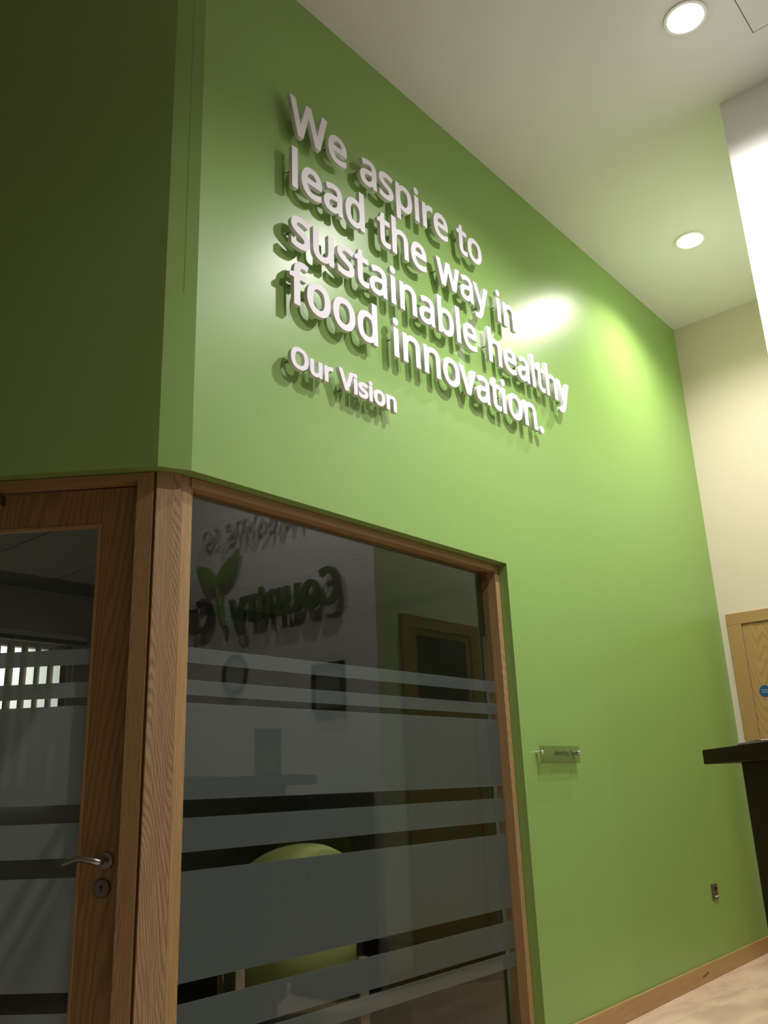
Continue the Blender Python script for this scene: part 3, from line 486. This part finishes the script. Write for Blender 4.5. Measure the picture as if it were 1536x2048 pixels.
for i in range(-2, 9):
    for j in range(0, 6):
        x, y = 0.55 + i * .6, .18 + j * .6
        if y + .6 > 3.75: continue
        # keep tiles inside the room, right of the angled wall
        if (Vector((x, y, 0)) - L(0, T)).dot(-nl) < 0.02 or x + .6 > 5.75: continue
        t_ = link('ceiling_tile', tme, MAT['tile'], co); t_.location = (x, y, IZ)

# corridor beyond the meeting room, seen between the blinds
o = box('wall_beyond', -1.0, 6.0, 5.6, 5.7, 0, 2.8, MAT['white']); tag(o, 'bright wall beyond the meeting room blinds', 'wall', kind='structure')
fl = box('floor_beyond', -1.0, 6.0, 3.72, 5.7, -0.06, 0, MAT['floor']); tag(fl, 'floor beyond the meeting room blinds', 'floor', kind='structure')
cb = box('ceiling_beyond', -1.0, 6.0, 3.72, 5.7, 2.8, 2.85, MAT['ceil']); tag(cb, 'ceiling beyond the meeting room blinds', 'ceiling', kind='structure')

# ================================================================== CORNER POST, WINDOW, DOOR
FS = 0.05
# chamfered corner post (oak)
v = 0.045
a = k0 + dc * 0.010 - nc * v; b = k0 + dc * 0.098 - nc * v
o = prism('trim_1', P2(a, b, b - nc * .09, a - nc * .09), 0, SOF, MAT['oakpost'], bevel=0.002)
tag(o, 'broad oak corner post with strong grain between the door frame and window', 'post', kind='structure')

# window
win = empty('window_1', (1.70, FS, 0)); tag(win, 'large oak-framed window to the meeting room with frosted stripes', 'window', kind='structure')
def W(name, x0, x1, y0, y1, z0, z1, mat, bevel=0.0015):
    return box(name, x0 - 1.70, x1 - 1.70, y0 - FS, y1 - FS, z0, z1, mat, win, bevel)
FX0, FX1 = 1.706, XR - .002
W('frame_stile', FX0, FX0 + .034, FS + .006, FS + .085, 0, SOF - .001, MAT['oak'])
W('glazing_bead', FX0 + .0345, FX0 + .047, FS + .010, FS + .044, .07, SOF - .036, MAT['oak'])
W('frame_stile', FX1 - .036, FX1, FS, FS + .085, 0, SOF - .001, MAT['oak'])
W('frame_head', FX0 + .034, FX1 - .036, FS, FS + .085, SOF - .036, SOF - .001, MAT['oakx'])
W('frame_sill', FX0 + .034, FX1 - .036, FS, FS + .085, 0.0, .07, MAT['oakx'])
GY = 0.10
W('window_pane', FX0 + .03, FX1 - .032, GY - .002, GY + .002, .066, SOF - .03, MAT['glass'], 0)
BANDS = [(1.573, 1.625), (1.466, 1.516), (1.133, 1.440), (0.975, 1.078), (0.603, 0.919), (0.437, 0.548), (0.363, 0.421)]
for z0, z1 in BANDS:
    W('frosted_band', FX0 + .036, FX1 - .038, GY + .0023, GY + .0028, z0, z1, MAT['film'], 0)

# door: local axes X along the angled wall (away from the corner), Y into the wall
door = empty('door_1', tuple(k0), math.atan2(dl.y, dl.x)); tag(door, 'oak door with frosted-striped glass panel and curved steel lever handle', 'door', kind='structure')
inw = -nl
yl = Vector((-dl.y, dl.x, 0))      # local +Y in world
sg = 1.0 if yl.dot(inw) > 0 else -1.0
def D(name, u0, u1, v0, v1, z0, z1, mat, bevel=0.0015, parent=None):
    return box(name, u0, u1, min(sg * v0, sg * v1), max(sg * v0, sg * v1), z0, z1, mat, parent or door, bevel)
D('frame_jamb', .026, .084, .045, .14, 0, SOF - .002, MAT['oak'])
D('frame_jamb', DU - .07, DU - .002, .045, .14, 0, SOF - .002, MAT['oak'])
D('frame_head', .0845, DU - .0705, .045, .14, 2.183, SOF - .002, MAT['oakx'])
D('frame_cover_strip', .0095, .0195, .050, .08, 0, SOF - .002, MAT['oak'], .001)
leaf = D('door_leaf', .088, .219, .095, .139, .008, 2.178, MAT['oakveneer'])
# leaf = two stiles and two rails
D('door_rail', .2195, .86, .095, .139, 2.050, 2.178, MAT['oakveneer'])
D('door_rail', .2195, .86, .095, .139, .008, .26, MAT['oakveneer'])
D('door_stile', .8605, DU - .074, .095, .139, .008, 2.178, MAT['oakveneer'])
leaf.name = 'door_stile'
for (u0, u1, z0, z1) in ((.219, .231, .26, 2.05), (.849, .861, .26, 2.05), (.231, .849, 2.038, 2.05), (.231, .849, .26, .272)):
    D('glazing_bead', u0, u1, .091, .114, z0, z1, MAT['oak'], .003)
D('door_pane', .225, .855, .116, .120, .265, 2.045, MAT['glass'], 0)
for z0, z1 in BANDS:
    D('frosted_band', .232, .848, 0.1203, 0.1208, z0, z1, MAT['film'], 0)
# lever handle
def dpt(u, v_, z): return (u, sg * v_, z)
Rr = Matrix.Rotation(math.radians(90), 4, 'X')
def lathe_door(name, u, z, prof, mat, parent=None, n=28):
    # profile axis points out of the door (towards the viewer): -v
    ax = Matrix(((1, 0, 0, u), (0, 0, -sg, sg * .095), (0, 1, 0, z), (0, 0, 0, 1)))
    return lathe(name, prof, mat, parent or door, n, ax)
hz = 0.965
han = lathe_door('door_handle', .140, hz, [(0, 0), (.0265, 0), (.0265, .006), (.024, .009), (0, .009)], MAT['steel'])
pts = [(.140, .086, hz), (.140, .055, hz), (.146, .044, hz + .001), (.162, .040, hz + .006), (.19, .040, hz + .012), (.22, .041, hz + .010), (.25, .043, hz + .000), (.268, .045, hz - .012)]
lv = tube('lever', [dpt(*p) for p in pts], [.010, .010, .0105, .011, .0105, .0095, .008, .006], MAT['steel'], han)
lock = lathe_door('lock_escutcheon', .147, hz - .077, [(0, 0), (.027, 0), (.027, .006), (.0245, .009), (0, .009)], MAT['dsteel'])
ax = Matrix(((1, 0, 0, .147), (0, 0, -sg, sg * .0862), (0, 1, 0, hz - .073), (0, 0, 0, 1)))
bmk = bmesh.new(); add_lathe(bmk, [(0, 0), (.004, 0), (.004, .0012), (0, .0012)], 14, ax)
add_box(bmk, .1455, .1485, min(sg * .0862, sg * .085), max(sg * .0862, sg * .085), hz - .086, hz - .073)
finish(bmk, 'keyhole', MAT['black'], lock)
# overhead closer arm
cl = D('closer_rail', .578, 1.0, .060, .095, 2.138, 2.160, MAT['wplastic'], .002)
D('closer_end_cap', .570, .578, .058, .095, 2.134, 2.164, MAT['dsteel'], .001, cl)
tube('closer_arm', [dpt(.60, .050, 2.149), dpt(.75, .035, 2.155), dpt(.93, .03, 2.155)], .008, MAT['steel'], cl)

# corridor doors: frame, leaf
def corridor_door(n, origin, rz, glass, label):
    """local X along the wall, +Y out of the wall"""
    e = empty('door_%d' % n, origin, rz); tag(e, label, 'door', kind='structure')
    w_, h_ = 0.92, 2.294
    box('frame_jamb', 0, .105, -.0, .022, 0, h_ - .0855, MAT['oakdoor'], e, .002)
    box('frame_jamb', w_ - .105, w_, -.0, .022, 0, h_ - .0855, MAT['oakdoor'], e, .002)
    box('frame_head', 0, w_, -.0, .022, h_ - .085, h_, MAT['oakx'], e, .002)
    lf = box('door_leaf', .110, w_ - .110, .001, .010, .006, h_ - .094, MAT['oakdoor'], e)
    if glass:
        g = box('vision_panel', .17, w_ - .17, .010, .014, 1.70, 2.16, MAT['black'], lf)
        box('glass', .19, w_ - .19, .014, .016, 1.72, 2.14, MAT['glass'], g)
    lathe('door_handle', [(0, 0), (.026, 0), (.026, .006), (.012, .01), (.012, .04), (.02, .045), (.02, .06), (0, .062)], MAT['steel'], lf, 20,
          Matrix(((1, 0, 0, w_ - .16), (0, 0, 1, .010), (0, 1, 0, 1.02), (0, 0, 0, 1))))
    return e
# door_2 on the back wall (wall faces -X): local X -> -Y, local +Y -> -X
E2 = corridor_door(2, (XB, -0.054, 0), -math.pi / 2, False, 'pale oak corridor door with blue round sign at the right edge')
E2.rotation_euler = (0, 0, 0)
E2.matrix_world = Matrix(((0, -1, 0, XB), (-1, 0, 0, -0.054), (0, 0, 1, 0), (0, 0, 0, 1)))
E2.scale = E2.scale
E3 = corridor_door(3, (4.547, YC, 0), 0, True, 'oak corridor door with dark vision panel seen reflected in the window')

tw = empty('stand_in_strip', (3.706, T, 0)); tag(tw, 'slim white vertical stand-in added inside the meeting room near the right window edge', 'pale_strip')  # added white strip standing in for a bright upright line in the glass
box('strip_body', 0, .036, .001, .045, 0.002, 1.87, MAT['wplastic'], tw, .002)
box('strip_lid', .003, .033, .045, .049, 0.004, 1.868, MAT['wplastic'], tw, .001)

# blue round fire-door sign
sg2 = empty('fire_door_sign', (XB - .0115, -.2475, 1.708))
tag(sg2, 'round blue mandatory sign with white lettering on the pale oak door', 'sign')
sm = Matrix(((0, 0, -1, 0), (-1, 0, 0, 0), (0, 1, 0, 0), (0, 0, 0, 1)))   # glyph x -> -Y, y -> Z, z -> -X
lathe('disc', [(0, 0), (.040, 0), (.040, .001), (0, .001)], MAT['blue'], sg2, 36, sm, smooth=False)
lettering('Fire door', sg2, -.024, .004, .0125, .0125, 0, .0004, Matrix.Translation((-.0014, 0, 0)) @ sm, MAT['paper'], joined='sign_text')
lettering('keep shut', sg2, -.025, -.012, .0125, .0125, 0, .0004, Matrix.Translation((-.0014, 0, 0)) @ sm, MAT['paper'], joined='sign_text')

# ================================================================== SLOGAN LETTERING
FRONT = 0.050; DEP = 0.020
bmp = bmesh.new()
add_lathe(bmp, [(0, -(FRONT - DEP / 2)), (.003, -(FRONT - DEP / 2)), (.003, -DEP / 2), (0, -DEP / 2)], 8)
bmesh.ops.recalc_face_normals(bmp, faces=bmp.faces[:]); pin_me = bpy.data.meshes.new('standoff_pin'); bmp.to_mesh(pin_me); bmp.free()
wm = Matrix(((1, 0, 0, 0), (0, 0, -1, -(FRONT - DEP / 2)), (0, 1, 0, 0), (0, 0, 0, 1)))
sl = empty('slogan_sign', (2.13, 0, 3.0)); tag(sl, 'large four-line off-white raised slogan starting We aspire to on the green wall', 'sign')
ov = empty('caption_sign', (2.13, 0, 2.75)); tag(ov, 'smaller raised caption Our Vision below the slogan on the green wall', 'sign')
LINES = [("We aspire to", 2.136, 3.905, .3066, .328), ("lead the way in", 2.146, 3.619, .3087, .331),
         ("sustainable healthy", 2.138, 3.326, .3178, .331), ("food innovation.", 2.128, 3.048, .3208, .331)]
for s_, x_, z_, sx_, sy_ in LINES:
    lettering(s_, sl, x_ - 2.13, z_ - 3.0, sx_, sy_, .0062, DEP, wm, MAT['letter'], pins=pin_me)
lettering("Our Vision", ov, 2.131 - 2.13, 2.757 - 2.75, .1665, .152, .0052, DEP, wm, MAT['letter'], pins=pin_me)

# room plate
pl = empty('room_plate', (3.78, -.03, 1.23)); tag(pl, 'small clear acrylic Meeting Room plate on steel stand-offs beside the window', 'sign')
box('plate', 0, .385, -.0025, .0025, 0, .083, MAT['acrylic'], pl, .0008)
for x in (.012, .373):
    lathe('standoff', [(0, 0), (.0075, 0), (.0075, .030), (0, .030)], MAT['chrome'], pl, 16, Matrix(((1, 0, 0, x), (0, 0, -1, .030), (0, 1, 0, .052), (0, 0, 0, 1))))
    lathe('standoff_cap', [(0, 0), (.0095, 0), (.0095, .005), (.007, .008), (0, .008)], MAT['chrome'], pl, 16, Matrix(((1, 0, 0, x), (0, 0, -1, -.0025), (0, 1, 0, .052), (0, 0, 0, 1))))
lettering("Meeting Room", pl, .135, .038, .046, .040, .0008, .0006, Matrix(((1, 0, 0, 0), (0, 0, -1, -.003), (0, 1, 0, 0), (0, 0, 0, 1))), MAT['ink'], joined='plate_text')

# socket
so = empty('wall_outlet', (5.712, 0, .408)); tag(so, 'small brushed metal switched outlet low on the green wall', 'outlet')
box('face_plate', 0, .088, -.008, 0, 0, .088, MAT['dsteel'], so, .002)
box('switch_rocker', .046, .074, -.0125, -.008, .052, .070, MAT['black'], so, .001)
box('label_strip', .030, .078, -.0095, -.008, .012, .020, MAT['paper'], so)
for x in (.010, .078):
    lathe('screw', [(0, 0), (.0035, 0), (.0035, .0015), (0, .002)], MAT['chrome'], so, 12, Matrix(((1, 0, 0, x), (0, 0, -1, -.008), (0, 1, 0, .044), (0, 0, 0, 1))))

# ceiling hatch (access panel)
ht = empty('access_hatch', (3.94, -1.565, CEIL)); tag(ht, 'flush square access hatch outlined by a thin dark gap in the ceiling', 'hatch')
bm = bmesh.new()
for (x0, x1, y0, y1) in ((-.45, 0, -.004, 0), (-.45, 0, -.45, -.446), (-.004, 0, -.446, -.004), (-.45, -.446, -.446, -.004)):
    add_box(bm, x0, x1, y0, y1, -.0012, 0)
finish(bm, 'shadow_gap', MAT['black'], ht)
box('panel', -.446, -.004, -.446, -.004, -.0015, 0, MAT['ceil'], ht)

# ================================================================== DOWNLIGHTS
for i, (x, y, c, e) in enumerate(LAMPS):
    lab = ['round recessed ceiling downlight nearest the top of the photo', 'round recessed downlight over the corridor near the green wall',
           'round recessed downlight behind the viewer by the white wall', 'unseen recessed downlight added at the back of the reception for ambient light'][i]
    dn = empty('downlight', (x, y, CEIL)); tag(dn, lab, 'light', group='recessed ceiling downlights')
    lathe('trim_ring', [(.086, -.002), (.088, -.007), (.104, -.006), (.108, -.002), (.108, .0), (.086, 0)], MAT['wplastic'], dn, 40)
    lm = emis('lamp_lens', c, 26.0)
    lathe('lens', [(0, -.024), (.03, -.0225), (.06, -.016), (.08, -.007), (.086, -.003), (.086, -.0005), (0, -.0005)], lm, dn, 40)  # lens widened to glare size, domed downwards to throw a ceiling halo
    ld = bpy.data.lights.new('downlight_lamp', 'SPOT'); ld.energy = e; ld.color = c
    ld.spot_size = math.radians(150); ld.spot_blend = 1.0; ld.shadow_soft_size = 0.05
    lo = bpy.data.objects.new('downlight_lamp', ld); lo.location = (0, 0, -.085); lo.parent = dn; COL.objects.link(lo)
# light in the space beyond the blinds
ld = bpy.data.lights.new('beyond_lamp', 'AREA'); ld.energy = 60; ld.size = 1.2; ld.color = (0.95, 0.97, 1.0)
lo = bpy.data.objects.new('beyond_lamp', ld); lo.location = (3.2, 4.9, 2.78); COL.objects.link(lo)

# ================================================================== RECEPTION DESK
ZT = 1.235
A = Vector((3.33, -1.00, 0)); B = Vector((3.78, -1.30, 0))
ld_ = Vector((-.79, -.61, 0)).normalized()
C_ = A + ld_ * 1.8; D_ = B + ld_ * 1.8
desk = empty('reception_desk', (3.2, -1.7, 0)); tag(desk, 'dark stained bar-height reception desk with thick overhanging top at right', 'desk')
def dk(p): return (p.x - 3.2, p.y + 1.7)
prism('counter_top', [dk(p) for p in (A, C_, D_, B)], ZT - .052, ZT, MAT['dark'], desk, .003)
A2 = Vector((3.225, -1.175, 0)); B2 = Vector((3.62, -1.40, 0)); C2 = A2 + ld_ * 1.55; D2 = B2 + ld_ * 1.5
prism('desk_body', [dk(p) for p in (A2, C2, D2, B2)], 0.08, ZT - .052, MAT['dark'], desk, .002)
A3 = A2 + Vector((-.02, -.05, 0)); B3 = B2 + Vector((-.03, 0.02, 0))
prism('plinth', [dk(p) for p in (A2 * .97 + D2 * .03, C2, D2, B2 * .97 + C2 * .03)], 0, .08, MAT['black'], desk)
# leaflet stack and box on the desk
lf = empty('leaflet_stack', (2.98, -1.36, ZT)); tag(lf, 'thin stack of white leaflets lying on the dark desk top at the right edge', 'leaflets')
for i in range(4):
    t_ = box('leaflet', -.105, .105, -.07, .07, i * .0022, i * .0022 + .002, MAT['paper'], lf); t_.rotation_euler = (0, 0, .64 + .05 * (i % 3))
bx = empty('display_box', (3.45, -1.37, ZT)); tag(bx, 'pale upright box with a printed front standing on the desk, seen reflected', 'box')
bx.rotation_euler = (0, 0, .66)
box('box_body', -.072, .072, -.072, .072, 0, .20, MAT['card'], bx, .002)
box('box_lid', -.074, .074, -.074, .074, .20, .262, MAT['signgreen'], bx, .002)
box('front_label', -.050, .050, .0722, .0732, .03, .18, MAT['paper'], bx)
# navy storage unit against the white wall
nv = empty('storage_cabinet', (4.13, -1.55, 0)); tag(nv, 'low navy cabinet against the white wall, seen reflected in the window', 'cabinet')
box('cabinet_body', -.17, .178, -.22, .22, .06, 1.10, MAT['navy'], nv, .003)
box('cabinet_top', -.178, .178, -.228, .228, 1.10, 1.125, MAT['navy'], nv, .003)
for y in (-.216, .004):
    d_ = box('cabinet_door', -.188, -.171, y, y + .212, .07, 1.09, MAT['navy'], nv, .002)
    box('handle', -.200, -.188, y + (.185 if y < 0 else .015), y + (.197 if y < 0 else .027), .55, .70, MAT['steel'], d_, .002)
box('plinth', -.15, .17, -.20, .20, 0, .06, MAT['black'], nv)

# ================================================================== SIGN ON THE WHITE WALL (seen mirrored in the window)
sm = Matrix(((0, 0, -1, 0), (-1, 0, 0, 0), (0, 1, 0, 0), (0, 0, 0, 1)))
cs = empty('company_sign', (XW, -1.55, 2.39)); tag(cs, 'dark raised company name with sprouting leaf emblem on the white wall, seen reflected', 'sign')
ofs = Matrix.Translation((-.045, 0, 0)) @ sm
def dark_letters(text, x0, z, sx, sy, off, mat):
    x = x0; first = True
    for ch in text:
        if ch == ' ': x += .26 * sx; continue
        if first: x -= min(v for sp in GL[ch][1] for v in sp[0::6]) / 1000 * sx; first = False
        o = link('letter', glyph_mesh(ch, sx, sy, off, .03).copy(), mat, cs); o.matrix_local = ofs @ Matrix.Translation((x, z, 0))
        x += GL[ch][0] / 1000 * sx
    return x
xe = dark_letters('Country', 0.0, 0.0, .392, .44, .013, MAT['signgreen'])
dark_letters('Crest', 1.40, 0.0, .392, .44, .013, MAT['signbrown'])
dark_letters('Welcome to', .28, .70, .28, .30, -.004, MAT['signlight'])
def leaf(name, pts, mat, w_, depth=.03):
    """leaf outline along a centre line: pts = [(x, z)], w_ = half widths"""
    bm = bmesh.new(); left = []; right = []
    for i, (x, z) in enumerate(pts):
        a = Vector(pts[min(i + 1, len(pts) - 1)]) - Vector(pts[max(i - 1, 0)]); a.normalize()
        nrm = Vector((-a.y, a.x)); left.append(Vector((x, z)) + nrm * w_[i]); right.append(Vector((x, z)) - nrm * w_[i])
    ring = left + right[::-1]
    f_ = [bm.verts.new((p.x, p.y, depth)) for p in ring]; b_ = [bm.verts.new((p.x, p.y, 0)) for p in ring]
    n = len(ring)
    m_ = [bm.verts.new((x, z, depth + .006)) for (x, z) in pts]
    k = len(pts)
    for i in range(k - 1):
        bm.faces.new((f_[i], f_[i + 1], m_[i + 1], m_[i])); bm.faces.new((m_[i], m_[i + 1], f_[n - 2 - i], f_[n - 1 - i]))
        bm.faces.new((b_[i], b_[n - 1 - i], b_[n - 2 - i], b_[i + 1]))
    for i in range(n): bm.faces.new((f_[i], b_[i], b_[(i + 1) % n], f_[(i + 1) % n]))
    bm.transform(Matrix.Translation((-.03, 0, 0)) @ sm)
    return finish(bm, name, mat, cs)
J = (1.325, .344)
leaf('stem', [(1.235, .0), (1.285, .09), (1.310, .22), J], MAT['leafgreen'], [.022, .022, .018, .012])
leaf('leaf', [J, (1.285, .385), (1.225, .430), (1.160, .490), (1.110, .545), (1.078, .600)], MAT['leafgreen'], [.008, .055, .075, .062, .030, .002])
leaf('leaf', [J, (1.375, .375), (1.440, .410), (1.505, .465), (1.550, .510), (1.590, .545)], MAT['leafgreen'], [.008, .055, .080, .072, .040, .002])

# round glass plaque and small framed picture on the white wall
rp = empty('round_plaque', (XW, -2.70, 2.02)); tag(rp, 'round clear glass plaque on the white wall below the company sign, seen reflected', 'plaque')
lathe('glass_disc', [(0, 0), (.13, 0), (.145, .008), (.145, .014), (.13, .022), (0, .022)], MAT['glass'], rp, 48, Matrix.Translation((-.012, 0, 0)) @ sm)
lathe('rim', [(.118, 0), (.150, 0), (.150, .014), (.118, .010)], MAT['dsteel'], rp, 48, sm)
fp = empty('picture_frame', (XW, -1.70, 1.82)); tag(fp, 'small dark framed picture on the white wall left of the cabinet, seen reflected', 'picture')
for (y0, y1, z0, z1) in ((-.15, .15, .14, .165), (-.15, .15, -.165, -.14), (-.15, -.125, -.14, .14), (.125, .15, -.14, .14)):
    box('frame_bar', -.03, 0, y0, y1, z0, z1, MAT['black'], fp, .002)
box('picture', -.012, 0, -.125, .125, -.14, .14, MAT['photo'], fp)

# ================================================================== BLINDS IN THE MEETING ROOM
wi = empty('window_2', (WX0, 3.6, 0)); tag(wi, 'internal window behind vertical blinds at the far side of the meeting room', 'window', kind='structure')
ww = WX1 - WX0
for (x0, x1, z0, z1) in ((0, ww, WZ1 - .04, WZ1), (0, ww, WZ0, WZ0 + .04), (0, .04, WZ0 + .04, WZ1 - .04), (ww - .04, ww, WZ0 + .04, WZ1 - .04), (ww / 2 - .02, ww / 2 + .02, WZ0 + .04, WZ1 - .04)):
    box('frame_bar', x0, x1, .02, .08, z0, z1, MAT['gplastic'], wi)
box('window_pane', .03, ww - .03, .047, .053, WZ0 + .03, WZ1 - .03, MAT['glass'], wi)
vb = empty('vertical_blind', (WX0, 3.54, 0)); tag(vb, 'pale fabric vertical blind half open behind the glazed door', 'blind')
box('head_rail', -.05, ww + .05, -.02, .02, 2.262, 2.30, MAT['wplastic'], vb, .003)
box('pelmet_lip', -.05, ww + .05, -.024, -.02, 2.23, 2.262, MAT['gplastic'], vb)
bmS = bmesh.new()
zs = [1.16, 2.20]; n = 6
rows = []
for z in zs:
    rows.append([bmS.verts.new((-.0445 + .089 * i / n, -.004 * math.sin(math.pi * i / n), z)) for i in range(n + 1)])
rb = []
for z in zs:
    rb.append([bmS.verts.new((-.0445 + .089 * i / n, -.004 * math.sin(math.pi * i / n) + .0012, z)) for i in range(n + 1)])
for i in range(n):
    bmS.faces.new((rows[0][i], rows[0][i + 1], rows[1][i + 1], rows[1][i])); bmS.faces.new((rb[0][i + 1], rb[0][i], rb[1][i], rb[1][i + 1]))
    bmS.faces.new((rows[0][i + 1], rows[0][i], rb[0][i], rb[0][i + 1])); bmS.faces.new((rows[1][i], rows[1][i + 1], rb[1][i + 1], rb[1][i]))
for i in (0, n): bmS.faces.new((rows[0][i], rows[1][i], rb[1][i], rb[0][i]))
add_box(bmS, -.006, .006, -.004, .004, 2.20, 2.262)
bmesh.ops.recalc_face_normals(bmS, faces=bmS.faces[:]); sme = bpy.data.meshes.new('slat'); bmS.to_mesh(sme); bmS.free()
ns = int(ww / .1)
for i in range(ns):
    t_ = link('slat', sme, MAT['slat'], vb); t_.location = (.05 + i * .1, 0, 0); t_.rotation_euler = (0, 0, math.radians(33 + random.uniform(-5, 5)))

# ================================================================== TUB CHAIRS AND TABLE
def tub_chair(loc, rz, label):
    c = empty('tub_chair', loc, rz); tag(c, label, 'chair', group='lime tub chairs in the meeting room')
    # shell: wraps around the back (-Y side), higher in the middle
    bm = bmesh.new(); n = 28; ro, th = .30, .065
    prev = None; first = None
    for i in range(n + 1):
        a = math.radians(-200 + 220 * i / n)      # from left front round the back to right front
        s = math.sin(math.pi * i / n)
        top = .60 + .32 * s ** .8
        ca, sa = math.cos(a), math.sin(a)
        prof = []
        for (rr, zz) in ((ro, .24), (ro + .01, .45), (ro + .015, top - .03), (ro - .01, top - .008), (ro - th / 2, top), (ro - th + .01, top - .008), (ro - th, top - .03), (ro - th, .24)):
            prof.append(bm.verts.new((rr * ca, rr * sa * 1.02, zz)))
        if prev:
            for k in range(len(prof)):
                k2 = (k + 1) % len(prof)
                bm.faces.new((prev[k], prof[k], prof[k2], prev[k2]))
        else: first = prof
        prev = prof
    bm.faces.new(first); bm.faces.new(prev[::-1])
    finish(bm, 'backrest', MAT['fabric'], c, smooth=True)
    bm = bmesh.new(); add_lathe(bm, [(0, .26), (.228, .26), (.235, .30), (.235, .41), (.215, .435), (0, .445)], 28)
    s_ = finish(bm, 'seat', MAT['fabric'], c, smooth=True)
    for sx in (-1, 1):
        for sy in (-1, 1):
            box('leg', sx * .28 - .021, sx * .28 + .021, sy * .23 - .021, sy * .23 + .021, 0, .60 if sy > 0 else .42, MAT['beech'], c, .003)
    return c
tub_chair((3.08, .99, 0), math.radians(-30), 'lime green tub chair nearest the window, its rounded back showing above the stripes')
tub_chair((4.55, 2.35, 0), math.radians(120), 'lime green tub chair on the far side of the round table')
tb = empty('round_table', (3.95, 1.75, 0)); tag(tb, 'round wooden meeting table between the lime tub chairs', 'table')
lathe('table_top', [(0, .47), (.38, .47), (.39, .475), (.39, .492), (.38, .497), (0, .497)], MAT['beech'], tb, 40)
lathe('pedestal', [(0, .02), (.035, .02), (.03, .2), (.03, .47), (0, .47)], MAT['steel'], tb, 20)
lathe('base_plate', [(0, 0), (.22, 0), (.22, .012), (.05, .022), (0, .022)], MAT['steel'], tb, 32)
